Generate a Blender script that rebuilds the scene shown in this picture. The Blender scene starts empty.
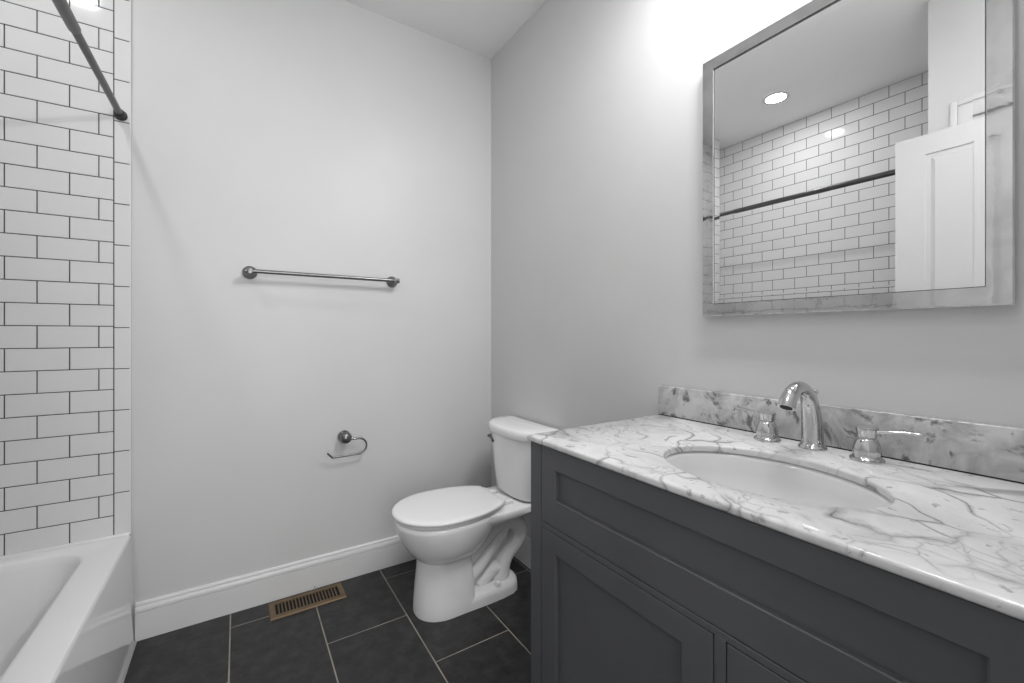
import bpy, bmesh, math, random
from mathutils import Vector, Matrix
random.seed(7)
PI = math.pi
S = bpy.context.scene
COL = S.collection

# ------------------------------------------------------------------ camera
F_PX, YAW, CAM_H = 427.0, math.atan(274 / 427), 1.157
cd = bpy.data.cameras.new('camera')
cd.sensor_width = 36.0
cd.lens = F_PX / 1024 * 36.0
cd.shift_y = -7.5 / 1024
cd.clip_start = 0.02
cam = bpy.data.objects.new('camera', cd)
cam.location = (0, 0, CAM_H)
cam.rotation_euler = (PI / 2, 0, -YAW)
COL.objects.link(cam)
S.camera = cam

# ------------------------------------------------------------------ world, exposure, lights
S.view_settings.view_transform = 'Standard'
S.view_settings.look = 'None'
S.view_settings.gamma = 1.0
S.view_settings.use_curve_mapping = False
S.view_settings.exposure = 0.0
w = bpy.data.worlds.new('world')
S.world = w
w.use_nodes = True
w.node_tree.nodes['Background'].inputs[0].default_value = (1, 1, 1, 1)
w.node_tree.nodes['Background'].inputs[1].default_value = 0.6


def area_light(name, loc, target, sx, sy, power, spread=PI):
    l = bpy.data.lights.new(name, 'AREA')
    l.shape = 'RECTANGLE'
    l.size, l.size_y, l.energy, l.spread = sx, sy, power, spread
    o = bpy.data.objects.new(name, l)
    o.location = loc
    d = Vector(target) - Vector(loc)
    o.rotation_euler = d.to_track_quat('-Z', 'Y').to_euler()
    COL.objects.link(o)
    return o


W, D, H = 1.2246, 2.130, 2.735          # right wall, back wall, ceiling
TX, TY0 = -0.338, 0.636                  # tub front plane, tub end wall
LX = -1.085                             # left wall
CT = 0.883                              # countertop height

# the shaded lamp above the mirror, then two added fill lights, in the room and in the hall behind
for vy in (0.27, 0.474, 0.68):          # three downward shades over the mirror
    bo = area_light('vanity_lamp', (0.975, vy, 2.46), (0.83, vy + 0.30, 1.96), 0.10, 0.10, 4.1, math.radians(158))
    bo.data.shape = 'DISK'
rl = bpy.data.lights.new('room_fill_light', 'POINT')  # unseen point light, added to brighten ceiling, right wall and counter
rl.energy, rl.shadow_soft_size = 7.5, 0.14
ro = bpy.data.objects.new('room_fill_light', rl)
ro.location = (0.34, 0.22, 2.42)
COL.objects.link(ro)
area_light('hall_fill_light', (0.15, -1.60, 1.45), (0.15, 2.0, 1.45), 1.25, 2.2, 35.0)  # unseen area light, added as soft fill from behind the camera

# ------------------------------------------------------------------ materials


class NT:
    def __init__(self, name):
        self.m = bpy.data.materials.new(name)
        self.m.use_nodes = True
        self.t = self.m.node_tree
        self.b = self.t.nodes['Principled BSDF']
        self._tc = None

    def n(self, typ, **kw):
        nd = self.t.nodes.new(typ)
        for k, v in kw.items():
            if k in nd.inputs:
                nd.inputs[k].default_value = v
            else:
                setattr(nd, k, v)
        return nd

    def l(self, a, b):
        self.t.links.new(a, b)

    def obj(self):
        if not self._tc:
            self._tc = self.n('ShaderNodeTexCoord')
        return self._tc.outputs['Object']

    def noise(self, scale, detail=4, rough=0.55, vec=None, dist=0.0):
        nd = self.n('ShaderNodeTexNoise', Scale=scale, Detail=detail, Roughness=rough, Distortion=dist)
        self.l(vec or self.obj(), nd.inputs['Vector'])
        return nd

    def ramp(self, fac, stops):
        r = self.n('ShaderNodeValToRGB')
        e = r.color_ramp.elements
        while len(e) < len(stops):
            e.new(0.5)
        for i, (p, c) in enumerate(stops):
            e[i].position = p
            e[i].color = (c, c, c, 1) if isinstance(c, (int, float)) else (*c, 1)
        self.l(fac, r.inputs[0])
        return r.outputs[0]

    def bump(self, height, strength=0.1, dist=0.01):
        b = self.n('ShaderNodeBump', Strength=strength, Distance=dist)
        self.l(height, b.inputs['Height'])
        self.l(b.outputs[0], self.b.inputs['Normal'])

    def set(self, col=None, rough=None, metal=None, spec=None, coat=None):
        if col is not None:
            c = (col, col, col) if isinstance(col, (int, float)) else col
            self.b.inputs['Base Color'].default_value = (*c, 1)
        if rough is not None:
            self.b.inputs['Roughness'].default_value = rough
        if metal is not None:
            self.b.inputs['Metallic'].default_value = metal
        if spec is not None:
            self.b.inputs['Specular IOR Level'].default_value = spec
        if coat is not None:
            self.b.inputs['Coat Weight'].default_value = coat
            self.b.inputs['Coat Roughness'].default_value = 0.05
        return self


def simple(name, col, rough, metal=0.0, spec=0.5, var=0.03, scale=8.0, bump=0.0, bscale=60, coat=None):
    q = NT(name).set(col, rough, metal, spec, coat)
    c = (col, col, col) if isinstance(col, (int, float)) else col
    nz = q.noise(scale, 4)
    r = q.ramp(nz.outputs[0], [(0.3, tuple(x * (1 - var) for x in c)), (0.7, tuple(min(1, x * (1 + var)) for x in c))])
    q.l(r, q.b.inputs['Base Color'])
    if bump:
        q.bump(q.noise(bscale, 3).outputs[0], bump, 0.002)
    return q.m


M = {}
M['wall'] = simple('painted_wall', 0.63, 0.42, spec=0.35, var=0.022, scale=2.2, bump=0.05, bscale=35)
M['ceiling'] = simple('painted_ceiling', 0.90, 0.8, spec=0.2, var=0.01, scale=3)
M['trim'] = simple('white_trim_paint', 0.70, 0.28, var=0.015)
M['door'] = simple('white_door_paint', 0.62, 0.35, var=0.01)
M['tile'] = simple('glazed_white_tile', 0.72, 0.07, var=0.015, scale=5, bump=0.03, bscale=9)
M['grout'] = simple('dark_wall_grout', 0.05, 0.85, var=0.25, scale=20)
M['tub'] = simple('glossy_white_tub', 0.80, 0.06, var=0.01, scale=3)
M['caulk'] = simple('white_caulk', 0.38, 0.5)
M['porcelain'] = simple('white_porcelain', 0.86, 0.07, var=0.01, scale=3)
M['basin'] = simple('vitreous_china_basin', 0.66, 0.08, var=0.01, scale=3)
M['seat'] = simple('white_seat_plastic', 0.86, 0.22, var=0.01, scale=3)
M['cabinet'] = simple('charcoal_cabinet_paint', (0.097, 0.099, 0.104), 0.38, var=0.05, scale=6, spec=0.4)
M['gap'] = simple('recess_shade_black', 0.006, 0.9)
M['chrome'] = simple('polished_chrome', 0.62, 0.06, metal=1.0, var=0.02)
M['nickel'] = simple('brushed_nickel', 0.21, 0.30, metal=1.0, var=0.08, scale=40)
M['rod'] = simple('brushed_rod_metal', 0.12, 0.33, metal=0.9, var=0.05, scale=30)
M['rubber'] = simple('black_rubber', 0.03, 0.6)
M['dark'] = simple('dark_gap_shade', 0.015, 0.8)  # near-black standing in for shade in gaps, grooves and the spout outlet
M['brass'] = simple('antique_brass_paint', (0.155, 0.105, 0.056), 0.42, metal=0.35, var=0.15, scale=25)
M['fgrout'] = simple('tan_floor_grout', (0.30, 0.27, 0.235), 0.9, var=0.2, scale=9)

q = NT('mirror_glass').set(0.93, 0.0, 1.0)
M['mirror'] = q.m

q = NT('polished_steel_frame').set(0.7, 0.03, 1.0)
mp = q.n('ShaderNodeMapping')
mp.inputs['Scale'].default_value = (6, 6, 6)
q.l(q.obj(), mp.inputs[0])
nz = q.noise(2.2, 3, 0.5, mp.outputs[0], 0.8)
q.l(q.ramp(nz.outputs[0], [(0.35, 0.58), (0.65, 0.70)]), q.b.inputs['Base Color'])
q.bump(nz.outputs[0], 0.035, 0.006)
M['steel'] = q.m

q = NT('slate_floor_tile').set(0.03, 0.42, spec=0.45)
nz = q.noise(19, 9, 0.72)
q.l(q.ramp(nz.outputs[0], [(0.32, (0.010, 0.010, 0.011)), (0.5, (0.022, 0.022, 0.022)), (0.70, (0.044, 0.044, 0.043))]), q.b.inputs['Base Color'])
nr = q.noise(14, 5, 0.6)
q.l(q.ramp(nr.outputs[0], [(0.3, 0.36), (0.7, 0.52)]), q.b.inputs['Roughness'])
q.bump(q.noise(55, 6, 0.7).outputs[0], 0.22, 0.004)
M['slate'] = q.m


def marble(name, hi, mid, vein, cell, spots, seed, veins):
    q = NT(name).set(hi, 0.12, spec=0.5)
    mp = q.n('ShaderNodeMapping')
    mp.inputs['Location'].default_value = (seed, seed * 0.7, seed * 0.3)
    mp.inputs['Rotation'].default_value = (0, 0, 0.5)
    q.l(q.obj(), mp.inputs[0])
    base = mp.outputs[0]
    # warp
    wn = q.noise(3.2, 3, 0.5, base)
    sub = q.n('ShaderNodeVectorMath', operation='SUBTRACT')
    q.l(wn.outputs['Color'], sub.inputs[0])
    sub.inputs[1].default_value = (0.5, 0.5, 0.5)
    sc = q.n('ShaderNodeVectorMath', operation='SCALE')
    q.l(sub.outputs[0], sc.inputs[0])
    sc.inputs['Scale'].default_value = 0.30
    ad = q.n('ShaderNodeVectorMath', operation='ADD')
    q.l(base, ad.inputs[0])
    q.l(sc.outputs[0], ad.inputs[1])
    strch = q.n('ShaderNodeMapping')
    strch.inputs['Scale'].default_value = (1.45, 0.85, 1.0)
    q.l(ad.outputs[0], strch.inputs[0])
    vo = q.n('ShaderNodeTexVoronoi', feature='DISTANCE_TO_EDGE', Scale=cell)
    fw = q.noise(22, 4, 0.6, base)
    fs = q.n('ShaderNodeVectorMath', operation='SCALE')
    q.l(fw.outputs['Color'], fs.inputs[0])
    fs.inputs['Scale'].default_value = 0.020
    fa_ = q.n('ShaderNodeVectorMath', operation='ADD')
    q.l(strch.outputs[0], fa_.inputs[0])
    q.l(fs.outputs[0], fa_.inputs[1])
    q.l(fa_.outputs[0], vo.inputs['Vector'])
    line = q.ramp(vo.outputs['Distance'], [(0.0, 1.0), (0.014, 0.50), (0.06, 0.0)])
    msk = q.ramp(q.noise(4.5, 3, 0.5, base).outputs[0], [(0.45, 0.08), (0.60, 1.0)])
    mul = q.n('ShaderNodeMath', operation='MULTIPLY')
    q.l(line, mul.inputs[0])
    q.l(msk, mul.inputs[1])
    # fine second generation of veins
    vo2 = q.n('ShaderNodeTexVoronoi', feature='DISTANCE_TO_EDGE', Scale=cell * 2.3)
    q.l(fa_.outputs[0], vo2.inputs['Vector'])
    line2 = q.ramp(vo2.outputs['Distance'], [(0.0, 0.55), (0.03, 0.16), (0.09, 0.0)])
    msk2 = q.ramp(q.noise(6.0, 3, 0.5, strch.outputs[0]).outputs[0], [(0.47, 0.0), (0.65, 1.0)])
    mul2 = q.n('ShaderNodeMath', operation='MULTIPLY')
    q.l(line2, mul2.inputs[0])
    q.l(msk2, mul2.inputs[1])
    mx = q.n('ShaderNodeMath', operation='MAXIMUM')
    q.l(mul.outputs[0], mx.inputs[0])
    q.l(mul2.outputs[0], mx.inputs[1])
    mv = q.n('ShaderNodeMath', operation='MULTIPLY')
    q.l(mx.outputs[0], mv.inputs[0])
    mv.inputs[1].default_value = veins
    cloud = q.ramp(q.noise(7.0 if veins > 0.5 else 17.0, 6, 0.62, strch.outputs[0]).outputs[0], [(0.32, mid), (0.60, hi)])
    # dark flecks
    sp = q.ramp(q.noise(38 if veins > 0.5 else 30, 4, 0.6, strch.outputs[0]).outputs[0], [(0.60 if veins > 0.5 else 0.55, 0.0), (0.66, 1.0)])
    spm = q.n('ShaderNodeMath', operation='MULTIPLY')
    q.l(sp, spm.inputs[0])
    spm.inputs[1].default_value = spots
    mx2 = q.n('ShaderNodeMath', operation='MAXIMUM')
    q.l(mv.outputs[0], mx2.inputs[0])
    q.l(spm.outputs[0], mx2.inputs[1])
    mix = q.n('ShaderNodeMixRGB')
    q.l(mx2.outputs[0], mix.inputs[0])
    q.l(cloud, mix.inputs[1])
    mix.inputs[2].default_value = (vein, vein, vein, 1)
    q.l(mix.outputs[0], q.b.inputs['Base Color'])
    return q.m


M['marble'] = marble('white_veined_marble', 0.70, 0.57, 0.06, 7.5, 0.45, 5.9, 0.85)
M['marble_grey'] = marble('grey_mottled_marble', 0.62, 0.36, 0.07, 7.5, 0.80, 9.4, 0.22)

q = NT('lamp_lens').set(0.9, 0.4)
q.b.inputs['Emission Color'].default_value = (1, 1, 1, 1)
q.b.inputs['Emission Strength'].default_value = 150.0
M['lens'] = q.m

# ------------------------------------------------------------------ mesh helpers


def new():
    return bmesh.new()


def box(bm, x0, x1, y0, y1, z0, z1, bev=0.0, seg=2):
    vs = [bm.verts.new((x, y, z)) for z in (z0, z1) for x, y in ((x0, y0), (x1, y0), (x1, y1), (x0, y1))]
    fs = [bm.faces.new([vs[i] for i in f]) for f in ((3, 2, 1, 0), (4, 5, 6, 7), (0, 1, 5, 4), (1, 2, 6, 5), (2, 3, 7, 6), (3, 0, 4, 7))]
    if bev > 0:
        es = list({e for f in fs for e in f.edges})
        bmesh.ops.bevel(bm, geom=es, offset=bev, segments=seg, profile=0.5, affect='EDGES')


def loft(bm, rings, cap0=True, cap1=True, closed=True):
    vr = [[bm.verts.new(p) for p in r] for r in rings]
    n = len(vr[0])
    for a, b in zip(vr, vr[1:]):
        for i in range(n if closed else n - 1):
            j = (i + 1) % n
            bm.faces.new((a[i], a[j], b[j], b[i]))
    if cap0:
        bm.faces.new(list(reversed(vr[0])))
    if cap1:
        bm.faces.new(vr[-1])
    return vr


def tube(bm, pts, rad, n=16, sy=1.0, side=None):
    pts = [Vector(p) for p in pts]
    if not isinstance(rad, (list, tuple)):
        rad = [rad] * len(pts)
    rings = []
    up = None
    for i, p in enumerate(pts):
        t = (pts[min(i + 1, len(pts) - 1)] - pts[max(i - 1, 0)]).normalized()
        if up is None:
            up = Vector(side) if side else (Vector((0, 0, 1)) if abs(t.z) < 0.9 else Vector((1, 0, 0)))
        up = (up - t * up.dot(t)).normalized()
        bi = t.cross(up)
        rings.append([p + up * (math.cos(2 * PI * k / n) * rad[i] * sy) + bi * (math.sin(2 * PI * k / n) * rad[i]) for k in range(n)])
    loft(bm, rings)


def smooth_path(pts, sub=6):
    """Catmull-Rom through tuples of any length"""
    out = []
    P_ = [pts[0]] + list(pts) + [pts[-1]]
    for i in range(1, len(P_) - 2):
        a, b, c, d = P_[i - 1:i + 3]
        for k in range(sub):
            t = k / sub
            out.append(tuple(0.5 * (2 * b[j] + (c[j] - a[j]) * t + (2 * a[j] - 5 * b[j] + 4 * c[j] - d[j]) * t * t + (3 * b[j] - a[j] - 3 * c[j] + d[j]) * t ** 3) for j in range(len(b))))
    out.append(tuple(pts[-1]))
    return out


def lathe(bm, prof, origin, axis=(0, 0, 1), n=32):
    ax = Vector(axis).normalized()
    rot = Vector((0, 0, 1)).rotation_difference(ax).to_matrix()
    o = Vector(origin)
    rings = []
    for r, h in prof:
        r = max(r, 1e-4)
        rings.append([o + rot @ Vector((r * math.cos(2 * PI * k / n), r * math.sin(2 * PI * k / n), h)) for k in range(n)])
    loft(bm, rings)


def obj(name, bm, mat, parent=None, smooth=True, angle=38):
    bmesh.ops.remove_doubles(bm, verts=bm.verts, dist=1e-6)
    bmesh.ops.recalc_face_normals(bm, faces=bm.faces)
    if parent is not None:
        base, p = Vector((0, 0, 0)), parent
        while p is not None:
            base += p.location
            p = p.parent
        bmesh.ops.translate(bm, verts=bm.verts, vec=-base)
    me = bpy.data.meshes.new(name)
    bm.to_mesh(me)
    bm.free()
    mats = mat if isinstance(mat, (list, tuple)) else [mat]
    for m in mats:
        me.materials.append(m)
    if smooth:
        for p in me.polygons:
            p.use_smooth = True
        me.set_sharp_from_angle(angle=math.radians(angle))
    o = bpy.data.objects.new(name, me)
    COL.objects.link(o)
    if parent is not None:
        o.parent = parent
    return o


def tag(o, label, cat, group=None):
    o['label'], o['category'] = label, cat
    if group:
        o['group'] = group
    return o


def struct(name, bm, mat, parent=None, smooth=False):
    o = obj(name, bm, mat, parent, smooth)
    if parent is None:
        o['kind'] = 'structure'
    return o


def thing(name, loc, label, cat, group=None):
    o = bpy.data.objects.new(name, None)
    o.empty_display_size = 0.05
    o.location = loc
    COL.objects.link(o)
    return tag(o, label, cat, group)


def set_mat_where(bm, start, idx):
    bm.faces.ensure_lookup_table()
    for f in bm.faces[start:]:
        f.material_index = idx


# ------------------------------------------------------------------ room shell
T = 0.10
Y0 = -0.05                              # inner face of the doorway wall
HY = -1.75                              # end of the hall


def wallbox(name, *a, mat='wall'):
    bm = new()
    box(bm, *a)
    return struct(name, bm, M[mat])


wallbox('wall_back', LX - T, W + T, D, D + T, 0, H)
wallbox('wall_right', W, W + T, HY, D, 0, H)
wallbox('wall_left', LX - T, LX, TY0 - T, D, 0, H)
wallbox('wall_tub_end', LX, TX - T, TY0 - T, TY0, 0, H)
wallbox('wall_door_side', TX - T, TX, HY, TY0, 0, H)
wallbox('wall_hall', TX - T, W + T, HY - T, HY, 0, H)
wallbox('ceiling', LX - T, W + T, HY, D + T, H, H + T, mat='ceiling')
bm = new()                              # the wall the doorway is cut through; the camera stands in the opening
box(bm, 0.53, W, Y0 - 0.11, Y0, 0, H)
box(bm, TX, -0.29, Y0 - 0.11, Y0, 0, H)
box(bm, -0.29, 0.53, Y0 - 0.11, Y0, 2.10, H)
struct('wall_front', bm, M['wall'])

# floor: slate tiles, 12 x 24 in, stepped, over tan grout
bm = new()
box(bm, LX - T, W + T, HY, D + T, -0.06, -0.0015)
set_mat_where(bm, 0, 1)
col0 = -0.026
for k in range(-2, 5):
    x0 = col0 + 0.306 * k
    x1 = x0 + 0.306
    joint = 2.014 - 0.300 * k
    j = joint - 0.61 * 10
    while j < D + 0.1:
        a, b = j + 0.0022, j + 0.61 - 0.0022
        a, b = max(a, HY), min(b, D)
        xa, xb = max(x0 + 0.0022, TX - 0.02), min(x1 - 0.0022, W)
        if b - a > 0.01 and xb - xa > 0.01:
            g = 0.0012
            lo = [(xa, a, -0.0015), (xb, a, -0.0015), (xb, b, -0.0015), (xa, b, -0.0015)]
            hi = [(xa + g, a + g, 0), (xb - g, a + g, 0), (xb - g, b - g, 0), (xa + g, b - g, 0)]
            s = len(bm.faces)
            loft(bm, [lo, hi], cap0=False)
            set_mat_where(bm, s, 0)
        j += 0.61
struct('floor', bm, [M['slate'], M['fgrout']])

# subway tile, real tiles with eased edges over dark grout; u runs along the wall
TT = 0.009


def tiles(bm, place, u0, u1, z0, z1, step_u, step_z, off, gap=0.0030):
    """place(u, z, h) -> point h off the grout bed"""
    r = 0
    z = z0
    while z < z1 - 0.004:
        za, zb = z, min(z + step_z, z1)
        sh = off[r % len(off)]
        u = sh - step_u * math.ceil((sh - u0) / step_u)
        while u < u1 - 0.003:
            a, b = max(u, u0) + gap / 2, min(u + step_u, u1) - gap / 2
            c, d = za + gap / 2, zb - gap / 2
            if b - a > 0.006 and d - c > 0.006:
                g = 0.0012
                h1 = 0.0013
                e = [random.uniform(-0.00025, 0.00025) for _ in range(4)]
                r0 = [place(*p) for p in ((a, c, 0), (b, c, 0), (b, d, 0), (a, d, 0))]
                r1 = [place(a + g, c + g, h1 + e[0]), place(b - g, c + g, h1 + e[1]), place(b - g, d - g, h1 + e[2]), place(a + g, d - g, h1 + e[3])]
                s = len(bm.faces)
                loft(bm, [r0, r1], cap0=False)
                set_mat_where(bm, s, 0)
            u += step_u
        z += step_z
        r += 1


ZT = 0.4091
SZ, SU = 0.0776, 0.1560
TU_B = 0.0                              # filler
bm = new()
yb = D - TT
box(bm, LX, TX - 0.003, yb, D, ZT - 0.02, H)
set_mat_where(bm, 0, 1)
s_ = len(bm.faces)
box(bm, TX - 0.0045, TX, yb - 0.0010, D, ZT - 0.003, H, 0.0008, 1)
set_mat_where(bm, s_, 0)
tiles(bm, lambda u, z, h: (u, yb - h, z), LX, -0.386, ZT, H, SU, SZ, [-0.5025, -0.4265])
tiles(bm, lambda u, z, h: (u, yb - h, z), -0.386, TX - 0.001, ZT, 0.5685, 0.2, 0.2, [-0.386])
tiles(bm, lambda u, z, h: (u, yb - h, z), -0.386, TX - 0.001, 0.5685, H, 0.2, 0.153, [-0.386])
bm2 = struct('wall_tub_back', bm, [M['tile'], M['grout']])
bm = new()
xl = LX + TT
box(bm, LX, xl, TY0, yb, ZT - 0.02, H)
set_mat_where(bm, 0, 1)
tiles(bm, lambda u, z, h: (xl + h, u, z), TY0, yb, ZT, H, SU, SZ, [2.004, 1.926])
struct('wall_tub_left', bm, [M['tile'], M['grout']])
bm = new()
ye = TY0 + TT
box(bm, xl, TX - 0.05, TY0, ye, ZT - 0.02, H)
set_mat_where(bm, 0, 1)
tiles(bm, lambda u, z, h: (u, ye + h, z), xl, TX - 0.05, ZT, H, SU, SZ, [-0.5025, -0.4265])
struct('wall_tub_end_tile', bm, [M['tile'], M['grout']])


# baseboards with a moulded cap
def baseboard(name, a, b, nrm):
    prof = [(0, 0), (0.015, 0), (0.015, 0.1025), (0.0105, 0.1035), (0.0105, 0.1065), (0.0155, 0.1085), (0.0150, 0.117), (0.0120, 0.125), (0.0080, 0.1275), (0.0080, 0.1300), (0.0105, 0.1315), (0.0095, 0.1355), (0.006, 0.139), (0, 0.140)]
    n = Vector((*nrm, 0))
    bm = new()
    loft(bm, [[Vector((*p, 0)) + n * d + Vector((0, 0, z)) for d, z in prof] for p in (a, b)])
    return struct(name, bm, M['trim'])


baseboard('baseboard_back', (TX + 0.012, D), (W, D), (0, -1))
baseboard('baseboard_right', (W, 0.945), (W, D - 0.015), (-1, 0))

# door standing open along the left side, seen in the mirror, and the casing on the wall behind it
bm = new()
box(bm, TX, TX + 0.014, 0.47, 0.558, 0, 2.207, 0.004)
box(bm, TX, TX + 0.014, Y0, 0.47, 2.119, 2.207, 0.004)
box(bm, TX + 0.014, TX + 0.020, 0.535, 0.558, 0, 2.207, 0.002)
box(bm, TX + 0.014, TX + 0.020, Y0, 0.535, 2.184, 2.207, 0.002)
struct('trim_1', bm, M['trim'], smooth=True)

DX = -0.252
bm = new()
dy0, dy1, dz0, dz1 = -0.035, 0.732, 0.012, 2.073
px = DX - 0.006
box(bm, DX - 0.035, px, dy0, dy1, dz0, dz1)
py = [(dy0 + 0.105, dy0 + 0.335), (dy1 - 0.335, dy1 - 0.105)]
pz = [(0.24, 0.86), (1.03, 1.982)]
# stiles and rails
box(bm, px, DX, dy0, py[0][0], dz0, dz1)
box(bm, px, DX, py[1][1], dy1, dz0, dz1)
box(bm, px, DX, py[0][1], py[1][0], dz0, dz1)
for a, b in py:
    box(bm, px, DX, a, b, dz0, pz[0][0])
    box(bm, px, DX, a, b, pz[0][1], pz[1][0])
    box(bm, px, DX, a, b, pz[1][1], dz1)
    for c, d in pz:
        q0, q1 = 0.020, 0.034
        loft(bm, [[(px, a + q0, c + q0), (px, b - q0, c + q0), (px, b - q0, d - q0), (px, a + q0, d - q0)],
                  [(DX - 0.001, a + q1, c + q1), (DX - 0.001, b - q1, c + q1), (DX - 0.001, b - q1, d - q1), (DX - 0.001, a + q1, d - q1)]], cap0=False)
door = struct('door_1', bm, M['door'])
# ------------------------------------------------------------------ bathtub


def rrect(x0, x1, y0, y1, r, z, n=8):
    out = []
    for cx, cy, a0 in ((x1 - r, y1 - r, 0), (x0 + r, y1 - r, 90), (x0 + r, y0 + r, 180), (x1 - r, y0 + r, 270)):
        for k in range(n + 1):
            a = math.radians(a0 + 90 * k / n)
            out.append((cx + r * math.cos(a), cy + r * math.sin(a), z))
    return out


tx0, ty0, ty1 = LX + TT + 0.002, TY0 + TT + 0.002, D - TT - 0.003
bx0, bx1, by0, by1 = tx0 + 0.055, -0.440, ty0 + 0.10, 2.055
bm = new()
ZR = 0.409
loft(bm, [rrect(tx0, -0.327, ty0, ty1, 0.003, 0.0),
          rrect(tx0, -0.336, ty0, ty1, 0.003, ZR - 0.014),
          rrect(tx0 + 0.001, -0.337, ty0 + 0.001, ty1 - 0.001, 0.004, ZR - 0.006),
          rrect(tx0 + 0.004, -0.341, ty0 + 0.004, ty1 - 0.004, 0.005, ZR - 0.001),
          rrect(tx0 + 0.008, -0.346, ty0 + 0.008, ty1 - 0.007, 0.006, ZR),
          rrect(bx0 - 0.012, bx1 + 0.012, by0 - 0.012, by1 + 0.012, 0.115, ZR - 0.001),
          rrect(bx0 - 0.004, bx1 + 0.004, by0 - 0.004, by1 + 0.004, 0.11, ZR - 0.004),
          rrect(bx0, bx1, by0, by1, 0.108, ZR - 0.010),
          rrect(bx0 + 0.006, bx1 - 0.006, by0 + 0.008, by1 - 0.008, 0.106, ZR - 0.030),
          rrect(bx0 + 0.035, bx1 - 0.030, by0 + 0.05, by1 - 0.05, 0.10, 0.16),
          rrect(bx0 + 0.055, bx1 - 0.050, by0 + 0.08, by1 - 0.08, 0.095, 0.10),
          rrect(bx0 + 0.100, bx1 - 0.095, by0 + 0.13, by1 - 0.13, 0.08, 0.075)])
tub = obj('bathtub', bm, M['tub'])
tag(tub, 'white glossy alcove bathtub with plain apron, below the subway tile', 'bathtub')
bm = new()
loft(bm, [[(-0.328, y, 0), (-0.3195, y, 0), (-0.323, y, 0.006), (-0.3285, y, 0.010)] for y in (ty0, D - 0.017)])
obj('caulk_bead', bm, M['caulk'], tub)
bm = new()
yq = D - TT
loft(bm, [[(x, yq - 0.010, ZR - 0.001), (x, yq - 0.007, ZR + 0.0025), (x, yq - 0.0022, ZR + 0.006), (x, yq + 0.002, ZR + 0.006), (x, yq + 0.002, ZR - 0.001)] for x in (LX + TT, TX - 0.003)])
obj('caulk_bead', bm, M['trim'], tub)

# ------------------------------------------------------------------ shower rod
RX, RZ = -0.366, 1.968
rod = thing('shower_curtain_rod', (RX, D - TT, RZ), 'dark metal shower curtain rod spanning above the bathtub, no curtain', 'curtain rod')
ys = 1.587
bm = new(); tube(bm, [(RX, ys - 0.12, RZ), (RX, D - 0.03, RZ)], 0.0105, 20); obj('inner_tube', bm, M['rod'], rod)
bm = new(); tube(bm, [(RX, TY0 + 0.02, RZ), (RX, ys - 0.006, RZ), (RX, ys, RZ)], [0.0138, 0.0138, 0.0118], 20); obj('outer_tube', bm, M['rod'], rod)
for yy, dr_ in ((D - 0.0105, -1), (TY0 + 0.002, 1)):
    bm = new()
    lathe(bm, [(0.019, 0), (0.0195, 0.006), (0.017, 0.012), (0.0155, 0.020), (0.0155, 0.026), (0.012, 0.030), (0.0, 0.031)], (RX, yy, RZ), (0, dr_, 0), 24)
    obj('end_cap', bm, M['rubber'], rod)

# ------------------------------------------------------------------ towel bar
BZ, BY = 1.418, 2.070
tb = thing('towel_bar', (0.343, D, BZ), 'brushed metal towel bar mounted on the bare back wall', 'towel bar')
bm = new()
tube(bm, [(0.030, BY, BZ), (0.668, BY, BZ)], 0.0085, 20)
obj('bar', bm, M['nickel'], tb)
for x in (0.042, 0.650):
    bm = new()
    lathe(bm, [(0.028, 0.0), (0.028, 0.003), (0.026, 0.008), (0.022, 0.015), (0.014, 0.022), (0.0115, 0.032), (0.0115, 0.046), (0.0125, 0.052), (0.0125, 0.066), (0.010, 0.0705), (0, 0.072)], (x, D, BZ), (0, -1, 0))
    for dx in (-0.0145, 0.0145):
        tube(bm, [(x + dx - 0.003, BY, BZ), (x + dx + 0.003, BY, BZ)], 0.0115, 20)
    obj('post', bm, M['nickel'], tb)

# ------------------------------------------------------------------ toilet paper holder
ph = thing('toilet_paper_holder', (0.421, D, 0.675), 'small empty toilet paper holder with open hook on the back wall', 'paper holder')
bm = new()
lathe(bm, [(0.026, 0.0), (0.0275, 0.004), (0.0275, 0.012), (0.020, 0.020), (0.016, 0.026), (0.018, 0.031), (0.024, 0.038), (0.0265, 0.048), (0.024, 0.058), (0.016, 0.065), (0.0, 0.068)], (0.421, D, 0.675), (0, -1, 0))
obj('post', bm, M['nickel'], ph)
pts = [(0.425, 2.085, 0.668), (0.47, 2.085, 0.665)]
for k in range(9):
    a = PI / 2 - PI * k / 8
    pts.append((0.479 + 0.036 * math.cos(a), 2.085, 0.629 + 0.036 * math.sin(a)))
pts += [(0.43, 2.085, 0.5915), (0.372, 2.085, 0.591), (0.360, 2.085, 0.595), (0.342, 2.085, 0.614)]
bm = new(); tube(bm, smooth_path(pts, 3), 0.0042, 12); obj('hook', bm, M['nickel'], ph)

# ------------------------------------------------------------------ floor register
vx0, vx1, vy0, vy1 = 0.109, 0.403, 1.970, 2.100
reg = thing('floor_register', ((vx0 + vx1) / 2, (vy0 + vy1) / 2, 0.0), 'brown metal floor vent with slots, on the slate floor by the back wall', 'vent')
bm = new()
sx0, sx1, sy0, sy1 = vx0 + 0.022, vx1 - 0.022, vy0 + 0.026, vy1 - 0.024
zt = 0.006


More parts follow.
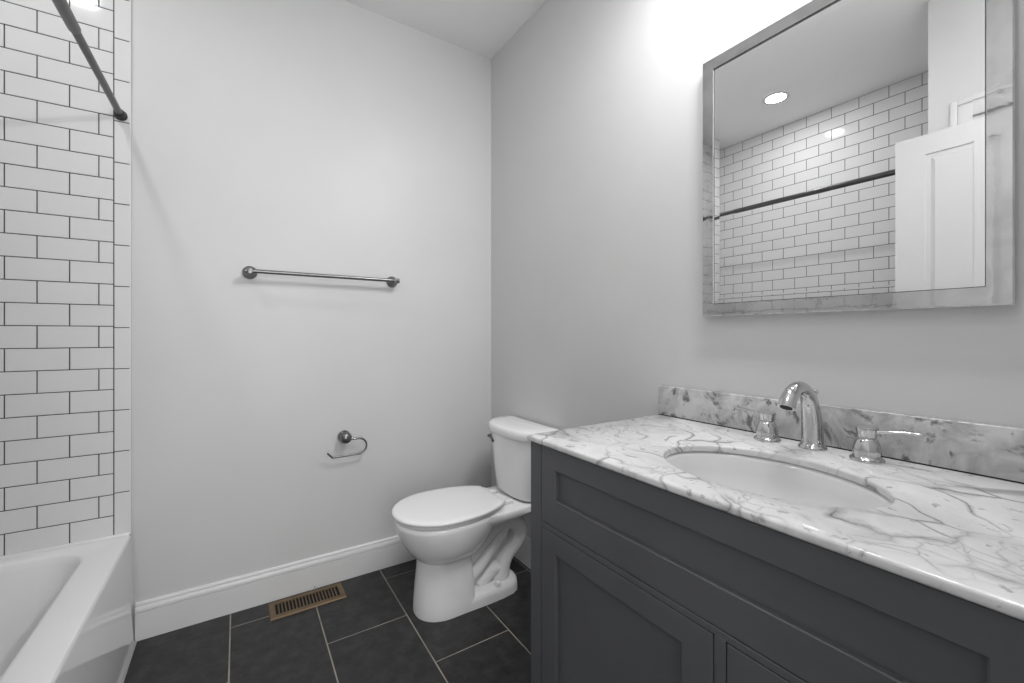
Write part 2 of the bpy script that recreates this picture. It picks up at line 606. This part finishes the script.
def frame_ring(bm):
    o0 = [(vx0, vy0), (vx1, vy0), (vx1, vy1), (vx0, vy1)]
    o1 = [(vx0 + 0.005, vy0 + 0.005), (vx1 - 0.005, vy0 + 0.005), (vx1 - 0.005, vy1 - 0.005), (vx0 + 0.005, vy1 - 0.005)]
    i0 = [(sx0, sy0), (sx1, sy0), (sx1, sy1), (sx0, sy1)]
    loft(bm, [[(x, y, 0.0005) for x, y in o0], [(x, y, 0.002) for x, y in o0], [(x, y, zt) for x, y in o1], [(x, y, zt) for x, y in i0], [(x, y, 0.001) for x, y in i0]], cap0=False, cap1=False)


frame_ring(bm)
obj('frame', bm, M['brass'], reg, smooth=False)
NS = 19
pitch = (sx1 - sx0) / NS
for k in range(NS + 1):
    xc = sx0 + k * pitch
    if k in (0, NS):
        continue
    bm = new()
    box(bm, xc - 0.0022, xc + 0.0022, sy0, sy1, 0.0012, zt - 0.0006)
    obj('slat', bm, M['brass'], reg, smooth=False)
bm = new()
box(bm, sx0 - 0.001, sx1 + 0.001, sy0 - 0.001, sy1 + 0.001, 0.0003, 0.0010)
obj('duct_shade_sheet', bm, M['gap'], reg, smooth=False)  # black sheet under the slats, painted as the dark inside the duct
bm = new()
tube(bm, [(0.292, 2.0995, 0.004), (0.292, 2.107, 0.010), (0.292, 2.108, 0.016)], 0.0022, 8)
obj('damper_lever', bm, M['chrome'], reg)

# ------------------------------------------------------------------ toilet
CY = 1.70


def egg(xf, xb, xm, w, z, p=2.0, pb=2.0, n=48, cut=None):
    out = []
    for k in range(n):
        a = 2 * PI * k / n
        c, s = math.cos(a), math.sin(a)
        pp = pb if c > 0 else p
        ex = 2.0 / pp
        x = abs(c) ** ex * (1 if c > 0 else -1)
        y = abs(s) ** ex * (1 if s > 0 else -1)
        X = xm + (x * (xb - xm) if x > 0 else x * (xm - xf))
        if cut is not None:
            X = min(X, cut)
        out.append((X, CY + y * w, z))
    return out


toi = thing('toilet', (0.86, CY, 0), 'white two-piece toilet with closed lid against the right wall', 'toilet')
bm = new()
loft(bm, [
    egg(0.614, 0.850, 0.74, 0.108, 0.000, 2.2, 9),
    egg(0.613, 0.850, 0.74, 0.109, 0.008, 2.2, 9),
    egg(0.615, 0.849, 0.74, 0.107, 0.050, 2.2, 9),
    egg(0.621, 0.845, 0.74, 0.102, 0.120, 2.2, 9),
    egg(0.628, 0.840, 0.74, 0.098, 0.190, 2.2, 8),
    egg(0.630, 0.839, 0.74, 0.098, 0.212, 2.2, 7),
    egg(0.630, 0.845, 0.74, 0.100, 0.222, 2.1, 5),
    egg(0.622, 0.868, 0.74, 0.112, 0.230, 2.1, 3.2),
    egg(0.603, 0.900, 0.74, 0.132, 0.247, 2.1, 2.6),
    egg(0.580, 0.930, 0.74, 0.150, 0.275, 2.1, 2.3),
    egg(0.560, 0.960, 0.74, 0.164, 0.310, 2.1, 2.2),
    egg(0.543, 0.985, 0.74, 0.1735, 0.350, 2.1, 2.2),
    egg(0.537, 1.000, 0.74, 0.1775, 0.375, 2.1, 2.2),
    egg(0.536, 1.005, 0.74, 0.178, 0.388, 2.1, 2.2),
    egg(0.540, 1.000, 0.74, 0.175, 0.3945, 2.1, 2.2),
    egg(0.552, 0.985, 0.74, 0.165, 0.3965, 2.1, 2.2)])
# deck behind the bowl that carries the tank
plan = [(0.880, 0.150), (0.960, 0.158), (1.03, 0.155), (1.100, 0.150), (1.165, 0.142), (1.190, 0.128), (1.198, 0.100)]
ol = [(x, CY + y) for x, y in plan] + [(x, CY - y) for x, y in reversed(plan)]


def inset(ol, d):
    cx, cy = 1.04, CY
    return [(x + (cx - x) * d / 0.16, y + (cy - y) * d / 0.16) for x, y in ol]


loft(bm, [[(x, y, 0.325 + (0.03 * min(1, max(0, (x - 0.93) / 0.2)))) for x, y in inset(ol, 0.05)],
          [(x, y, 0.345 + (0.02 * min(1, max(0, (x - 0.93) / 0.2)))) for x, y in inset(ol, 0.012)],
          [(x, y, 0.368) for x, y in inset(ol, 0.0)],
          [(x, y, 0.388) for x, y in inset(ol, 0.0)],
          [(x, y, 0.3945) for x, y in inset(ol, 0.004)],
          [(x, y, 0.3965) for x, y in inset(ol, 0.012)]])
# foot flange
fp = [(0.780, 0.107), (0.84, 0.109), (0.92, 0.110), (0.98, 0.108), (1.035, 0.100), (1.065, 0.084), (1.082, 0.060), (1.090, 0.030)]
fo = [(x, CY + y) for x, y in fp] + [(x, CY - y) for x, y in reversed(fp)]


def fins(d):
    return [(x - (d if x > 1.0 else 0), y - d * (1 if y > CY else -1)) for x, y in fo]


loft(bm, [[(x, y, 0) for x, y in fins(0)], [(x, y, 0.030) for x, y in fins(0.001)], [(x, y, 0.045) for x, y in fins(0.005)], [(x, y, 0.051) for x, y in fins(0.014)], [(x, y, 0.054) for x, y in fins(0.028)]])
# exposed trapway: rising limb, bend under the deck, falling limb to the outlet
tr = smooth_path([(0.800, CY, 0.165, 0.058), (0.862, CY, 0.200, 0.056), (0.925, CY, 0.248, 0.053), (0.985, CY, 0.285, 0.052),
                  (1.050, CY, 0.296, 0.051), (1.104, CY, 0.270, 0.050), (1.118, CY, 0.226, 0.049), (1.090, CY, 0.186, 0.050),
                  (1.048, CY, 0.152, 0.051), (1.020, CY, 0.108, 0.054), (1.005, CY, 0.055, 0.060), (0.998, CY, 0.02, 0.060)], 5)
tube(bm, [t[:3] for t in tr], [t[3] * 0.90 for t in tr], 20, sy=1.35, side=(0, 1, 0))
# lower bend of the trap nested inside it
t2 = smooth_path([(0.83, CY, 0.10, 0.05), (0.895, CY, 0.135, 0.046), (0.955, CY, 0.185, 0.043), (1.000, CY, 0.235, 0.042), (1.035, CY, 0.285, 0.040)], 5)
tube(bm, [t[:3] for t in t2], [t[3] * 0.85 for t in t2], 16, sy=1.7, side=(0, 1, 0))
t3 = smooth_path([(0.90, CY, 0.045, 0.040), (0.935, CY, 0.078, 0.044), (0.975, CY, 0.098, 0.044), (1.02, CY, 0.09, 0.04)], 5)
tube(bm, [t[:3] for t in t3], [t[3] * 0.95 for t in t3], 16, sy=1.45, side=(0, 1, 0))
# web between the limbs
wb = [(0.82, 0.02), (1.02, 0.02), (1.03, 0.12), (1.05, 0.24), (0.98, 0.25), (0.82, 0.18)]
loft(bm, [[(x, CY - 0.030, z) for x, z in wb], [(x, CY + 0.030, z) for x, z in wb]])
bowl = obj('bowl', bm, M['porcelain'], toi, angle=50)
for s in (-1, 1):
    bm = new()
    lathe(bm, [(0.0155, 0), (0.0155, 0.010), (0.013, 0.018), (0.007, 0.022), (0, 0.023)], (0.962, CY + s * 0.084, 0.049), n=20)
    obj('bolt_cap', bm, M['seat'], bowl)


def ring_slab(bm, spec):
    loft(bm, spec)


LA = dict(xm=0.735)
bm = new()                              # seat
sp = [(0.012, 0.4035), (0.003, 0.4045), (0.0, 0.408), (0.0, 0.415), (0.004, 0.419), (0.014, 0.420)]
loft(bm, [egg(0.540 + d, 1.025 - d, 0.735, 0.172 - d, z - 0.008, 2.05, 2.15, 64, cut=0.985 - d) for d, z in sp])
obj('seat', bm, M['seat'], toi)
bm = new()                              # lid
sp = [(0.008, 0.4200), (0.002, 0.4208), (0.0, 0.4235), (0.0, 0.4295), (0.003, 0.4335), (0.009, 0.4355), (0.03, 0.437), (0.08, 0.439), (0.13, 0.440)]
loft(bm, [egg(0.526 + d, 1.034 - d, 0.735, 0.185 - d, z - 0.006, 2.05, 2.15, 64, cut=0.984 - d) for d, z in sp])
obj('seat_lid', bm, M['seat'], toi)
for s in (-1, 1):
    bm = new()
    box(bm, 0.987, 1.040, CY + s * 0.072 - 0.019, CY + s * 0.072 + 0.019, 0.3955, 0.412, 0.004, 2)
    tube(bm, [(0.993, CY + s * 0.072 - 0.023, 0.4145), (0.993, CY + s * 0.072 + 0.023, 0.4145)], 0.0080, 14)
    obj('hinge', bm, M['seat'], toi)


def tank_ring(dep, half, z, p=3.0, back=W - 0.012, n=40, e=0.0):
    out = []
    for k in range(n + 1):
        t = math.sin((k / n - 0.5) * PI)
        t = max(-1, min(1, t))
        out.append((back - dep * max(0.0, 1 - abs(t) ** p) ** (1 / p), CY + t * half, z))
    return [(back + e, CY - half * 0.97, z)] + out + [(back + e, CY + half * 0.97, z)]


BX = W - 0.014
bm = new()
loft(bm, [tank_ring(0.120, 0.150, 0.404, back=BX - 0.02), tank_ring(0.142, 0.170, 0.409, back=BX - 0.008), tank_ring(0.152, 0.178, 0.424, back=BX), tank_ring(0.160, 0.188, 0.50, back=BX),
          tank_ring(0.168, 0.199, 0.60, back=BX), tank_ring(0.173, 0.206, 0.675, back=BX), tank_ring(0.173, 0.206, 0.690, back=BX)])
tank = obj('tank', bm, M['porcelain'], toi, angle=50)
bm = new()
loft(bm, [tank_ring(0.172, 0.205, 0.681, back=BX), tank_ring(0.181, 0.213, 0.683, back=BX), tank_ring(0.185, 0.217, 0.688, back=BX), tank_ring(0.186, 0.218, 0.706, back=BX),
          tank_ring(0.184, 0.216, 0.718, back=BX), tank_ring(0.178, 0.211, 0.725, back=BX), tank_ring(0.167, 0.202, 0.7285, back=BX), tank_ring(0.10, 0.16, 0.731, back=BX - 0.01)])
obj('tank_lid', bm, M['porcelain'], toi, angle=50)
bm = new()
ly = CY + 0.150
lathe(bm, [(0.012, -0.004), (0.012, 0.005), (0.008, 0.008), (0.0065, 0.014), (0, 0.015)], (1.066, ly, 0.650), (-1, 0, 0), 16)
tube(bm, [(1.053, ly + 0.008, 0.651), (1.051, ly - 0.020, 0.647), (1.038, ly - 0.060, 0.640)], [0.0065, 0.005, 0.006], 12)
obj('flush_lever', bm, M['nickel'], toi)

# ------------------------------------------------------------------ vanity cabinet
FX = 0.675                              # face of the cabinet
VY0, VY1 = 0.002, 0.957
VB = CT - 0.0160                        # underside of the countertop
van = thing('vanity_cabinet', ((FX + W) / 2, (VY0 + VY1) / 2, 0), 'charcoal shaker vanity cabinet under the marble countertop', 'cabinet')
RT, DRB, DOT, DOB = VB - 0.0015, 0.664, 0.651, 0.115
bm = new()
box(bm, FX + 0.022, W - 0.004, VY0, VY0 + 0.018, 0.0, VB - 0.001)
box(bm, FX + 0.022, W - 0.004, VY1 - 0.018, VY1, 0.0, VB - 0.001)
box(bm, W - 0.016, W - 0.004, VY0 + 0.018, VY1 - 0.018, 0.08, VB - 0.001)
box(bm, FX + 0.022, W - 0.016, VY0 + 0.018, VY1 - 0.018, 0.09, 0.108)
box(bm, FX + 0.06, FX + 0.075, VY0 + 0.018, VY1 - 0.018, 0.0, 0.09)
# face frame
SL = 0.0465
bf = 0.0008
box(bm, FX, FX + 0.022, VY1 - SL, VY1, 0.0, VB - 0.001, bf, 1)
box(bm, FX, FX + 0.022, VY0, VY0 + SL, 0.0, VB - 0.001, bf, 1)
box(bm, FX, FX + 0.022, VY0 + SL, VY1 - SL, DOT, DRB, bf, 1)
box(bm, FX, FX + 0.022, VY0 + SL, VY1 - SL, 0.085, DOB, bf, 1)
MY0, MY1 = 0.4014, 0.4217
box(bm, FX, FX + 0.022, MY0, MY1, DOB, DOT, bf, 1)
body = obj('body', bm, M['cabinet'], van, smooth=False)
bm = new()
box(bm, FX + 0.024, FX + 0.030, VY0 + SL - 0.01, VY1 - SL + 0.01, DOB - 0.01, RT - 0.001)
obj('interior_shade', bm, M['gap'], body, smooth=False)


def shaker(bm, y0, y1, z0, z1, sl, sr, st, sb, dep=0.012, g=0.0022):
    """inset shaker front facing -x; sl is the rail at the high-y side"""
    y0, y1, z0, z1 = y0 + g, y1 - g, z0 + g, z1 - g
    a, b, c, d = y0 + sr, y1 - sl, z0 + sb, z1 - st
    xf = FX
    e = 0.0009
    k = 0.0020

    def rc(x, A, B, C_, D_):
        return [(x, A, C_), (x, B, C_), (x, B, D_), (x, A, D_)]
    loft(bm, [rc(xf + 0.020, y0, y1, z0, z1), rc(xf + e, y0, y1, z0, z1), rc(xf, y0 + e, y1 - e, z0 + e, z1 - e),
              rc(xf, a, b, c, d), rc(xf + k, a + k, b - k, c + k, d - k), rc(xf + dep, a + k, b - k, c + k, d - k)])


bm = new(); shaker(bm, VY0 + SL, VY1 - SL, DRB, RT, 0.0560, 0.0575, 0.0520, 0.067); obj('drawer_front', bm, M['cabinet'], van, smooth=False)
bm = new(); shaker(bm, MY1, VY1 - SL, DOB, DOT, 0.0560, 0.060, 0.0500, 0.06); obj('door', bm, M['cabinet'], van, smooth=False)
bm = new(); shaker(bm, VY0 + SL, MY0, DOB, DOT, 0.0585, 0.058, 0.0515, 0.06); obj('door', bm, M['cabinet'], van, smooth=False)

# ------------------------------------------------------------------ countertop with oval cutout
CXF, CY0, CY1 = 0.664, -0.004, 0.959
CXB = W - 0.002
SXC, SYC, SA, SB = 0.893, 0.456, 0.150, 0.204
N = 160


def rect_pt(a, x0, x1, y0, y1):
    c, s = math.cos(a), math.sin(a)
    t = 1e9
    if c > 1e-9:
        t = min(t, (x1 - SXC) / c)
    if c < -1e-9:
        t = min(t, (x0 - SXC) / c)
    if s > 1e-9:
        t = min(t, (y1 - SYC) / s)
    if s < -1e-9:
        t = min(t, (y0 - SYC) / s)
    return SXC + c * t, SYC + s * t


def angs():
    base = [2 * PI * k / N for k in range(N)]
    cor = [math.atan2(y - SYC, x - SXC) % (2 * PI) for x in (CXF, CXB) for y in (CY0, CY1)]
    for c in cor:
        i = min(range(N), key=lambda j: min(abs(base[j] - c), 2 * PI - abs(base[j] - c)))
        base[i] = c
    return sorted(base)


AN = angs()


def rect_ring(ins, z):
    return [(*rect_pt(a, CXF + ins, CXB, CY0 + ins, CY1 - ins), z) for a in AN]


def ell_ring(da, z, wx=SA, wy=SB):
    out = []
    for a in AN:
        c, s = math.cos(a), math.sin(a)
        t = 1 / math.sqrt((c / (wx + da)) ** 2 + (s / (wy + da)) ** 2)
        out.append((SXC + c * t, SYC + s * t, z))
    return out


bm = new()
loft(bm, [ell_ring(0.0, VB), rect_ring(0.004, VB), rect_ring(0.001, VB + 0.002), rect_ring(0.0, VB + 0.005), rect_ring(0.0, CT - 0.0045), rect_ring(0.0015, CT - 0.0015), rect_ring(0.005, CT),
          ell_ring(0.0050, CT), ell_ring(0.0018, CT - 0.0012), ell_ring(0.0003, CT - 0.0035), ell_ring(0.0, CT - 0.006), ell_ring(0.0, VB)], cap0=False, cap1=False)
top = tag(obj('countertop', bm, M['marble'], angle=50), 'white marble countertop with grey veins and an oval sink cutout', 'countertop')

bm = new()
BS0 = W - 0.020
box(bm, BS0, W - 0.001, CY0, CY1 - 0.004, CT + 0.0025, CT + 0.100, 0.0025, 2)
bs = tag(obj('backsplash', bm, M['marble_grey'], angle=50), 'grey mottled marble backsplash strip along the wall behind the faucet', 'backsplash')
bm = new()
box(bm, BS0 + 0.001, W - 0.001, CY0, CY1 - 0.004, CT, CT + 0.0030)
obj('gap_shade_strip', bm, M['dark'], bs, smooth=False)  # dark strip painted as the shadow in the gap under the backsplash

# undermount basin
sink = thing('sink', (SXC, SYC, VB - 0.16), 'white oval undermount sink basin set into the marble countertop', 'sink')
bm = new()
prof = [(0.030, VB - 0.0005), (0.004, VB - 0.0005), (-0.002, VB - 0.003), (-0.006, VB - 0.012), (-0.012, VB - 0.040), (-0.024, VB - 0.075), (-0.045, VB - 0.105), (-0.075, VB - 0.125), (-0.105, VB - 0.134), (-0.128, VB - 0.137)]
outer = [(-0.125, VB - 0.150), (-0.07, VB - 0.140), (-0.02, VB - 0.09), (0.006, VB - 0.012), (0.030, VB - 0.010)]
rings = [ell_ring(d, z, SA + 0.004, SB + 0.004) for d, z in prof] + [ell_ring(d, z, SA + 0.004, SB + 0.004) for d, z in outer]
loft(bm, rings + [rings[0]], cap0=False, cap1=False)
basin = obj('basin', bm, M['basin'], sink, angle=60)
bm = new()
lathe(bm, [(0.0335, -0.003), (0.0335, 0.0015), (0.028, 0.003), (0.022, 0.001), (0.020, 0.002), (0.012, 0.005), (0, 0.006)], (SXC, SYC, VB - 0.139), n=28)
lathe(bm, [(0.030, -0.002), (0.030, 0.0), (0.0, 0.0)], (SXC, SYC, VB - 0.148), n=28)
obj('drain', bm, M['chrome'], sink)

# ------------------------------------------------------------------ faucet
fa = thing('faucet', (1.157, 0.4745, CT), 'chrome widespread faucet with arched spout and two lever handles, behind the sink', 'faucet')
FY = 0.4730
FXC = 1.160
bm = new()
lathe(bm, [(0.0290, 0), (0.0295, 0.003), (0.0285, 0.006), (0.0255, 0.008), (0.0248, 0.011), (0.0235, 0.013), (0.02, 0.014)], (FXC, FY, CT))
sp_ = smooth_path([(FXC + dx, FY, CT + dz, rr) for dx, dz, rr in (
    (0, 0.010, 0.0230), (-0.0015, 0.045, 0.0222), (-0.007, 0.085, 0.0203), (-0.018, 0.117, 0.0180), (-0.037, 0.139, 0.0162),
    (-0.062, 0.149, 0.0152), (-0.087, 0.147, 0.0154), (-0.107, 0.136, 0.0162), (-0.120, 0.122, 0.0170), (-0.128, 0.109, 0.0176))], 5)
tube(bm, [p[:3] for p in sp_], [p[3] for p in sp_], 28)
spout = obj('spout', bm, M['chrome'], fa, angle=50)
e0, e1 = Vector(sp_[-1][:3]), Vector(sp_[-2][:3])
ax = (e0 - e1).normalized()
bm = new(); lathe(bm, [(0.0125, 0.0), (0.0125, 0.0008), (0, 0.0008)], e0, ax, 24); obj('outlet_shade_disc', bm, M['dark'], spout)  # dark disc painted as the shaded hollow of the outlet
bm = new()
tube(bm, [(1.190, 0.478, CT), (1.190, 0.478, CT + 0.130)], 0.0026, 10)
lathe(bm, [(0.001, 0), (0.0045, 0.0015), (0.006, 0.005), (0.006, 0.008), (0.0045, 0.0115), (0.001, 0.013)], (1.190, 0.478, CT + 0.127), n=14)
obj('lift_rod', bm, M['chrome'], fa)
for hy, hx, s in ((0.572, 1.150, 1), (0.363, 1.146, -1)):
    bm = new()
    lathe(bm, [(0.0305, 0), (0.031, 0.003), (0.030, 0.006), (0.0265, 0.008), (0.0250, 0.011), (0.0245, 0.014), (0.0255, 0.020), (0.0250, 0.028), (0.0228, 0.037), (0.0195, 0.0445), (0.0178, 0.0485), (0.0160, 0.0495), (0.0160, 0.0510), (0.0172, 0.0520),
               (0.0178, 0.058), (0.0195, 0.066), (0.0205, 0.0705), (0.0200, 0.0725), (0.013, 0.0755), (0.0, 0.0775)], (hx, hy, CT))
    h = obj('handle', bm, M['chrome'], fa)
    bm = new()
    lp = smooth_path([(hx, hy + s * 0.010, CT + 0.063, 0.0082), (hx + 0.001, hy + s * 0.022, CT + 0.0655, 0.0062), (hx + 0.003, hy + s * 0.042, CT + 0.069, 0.0046), (hx + 0.006, hy + s * 0.062, CT + 0.0705, 0.0052),
                      (hx + 0.008, hy + s * 0.078, CT + 0.0710, 0.0060), (hx + 0.009, hy + s * 0.087, CT + 0.0712, 0.0048), (hx + 0.0095, hy + s * 0.092, CT + 0.0712, 0.0015)], 5)
    tube(bm, [p[:3] for p in lp], [p[3] for p in lp], 14, sy=0.72)
    obj('lever', bm, M['chrome'], h)

# ------------------------------------------------------------------ mirror
mi = thing('wall_mirror', (W, 0.4745, 1.211), 'rectangular wall mirror in a flat polished steel frame above the sink', 'mirror')
my0, my1, mz0, mz1 = 0.1615, 0.7876, 1.211, 1.986
MXF = W - 0.026


def mr(x, i):
    return [(x, my0 + i, mz0 + i), (x, my1 - i, mz0 + i), (x, my1 - i, mz1 - i), (x, my0 + i, mz1 - i)]


bm = new()
loft(bm, [mr(W - 0.0005, 0.003), mr(W - 0.012, 0.0), mr(MXF + 0.0025, 0.0), mr(MXF, 0.0022), mr(MXF, 0.0345), mr(MXF + 0.0015, 0.0360), mr(MXF + 0.0045, 0.0365)], cap0=False, cap1=False)
obj('frame', bm, M['steel'], mi, smooth=False)
bm = new()
loft(bm, [mr(MXF + 0.0046, 0.0355), mr(MXF + 0.0046, 0.0385)], cap0=False, cap1=False)
loft(bm, [mr(MXF + 0.006, 0.0355), mr(MXF + 0.006, 0.0385)], cap0=False, cap1=False)
obj('frame_groove_shade', bm, M['dark'], mi, smooth=False)  # dark rings painted as the shade in the groove around the glass
bm = new()
GI = 0.0375
loft(bm, [mr(MXF + 0.012, GI), mr(MXF + 0.0045, GI), mr(MXF + 0.0041, GI + 0.016)], cap0=False, cap1=True)
obj('mirror_glass', bm, M['mirror'], mi, smooth=False)

# ------------------------------------------------------------------ recessed ceiling light over the tub
cl = thing('recessed_ceiling_light', (-0.62, 1.45, H), 'round lit recessed ceiling light over the tub, reflected in the mirror', 'ceiling light')
bm = new()
lathe(bm, [(0.078, 0.0), (0.078, 0.003), (0.072, 0.006), (0.060, 0.005), (0.058, 0.0)], (-0.62, 1.45, H), (0, 0, -1), 40)
obj('trim_ring', bm, M['trim'], cl)
bm = new()
lathe(bm, [(0.058, 0.0), (0.058, 0.0035), (0.0, 0.0040)], (-0.62, 1.45, H), (0, 0, -1), 40)
obj('lens', bm, M['lens'], cl)
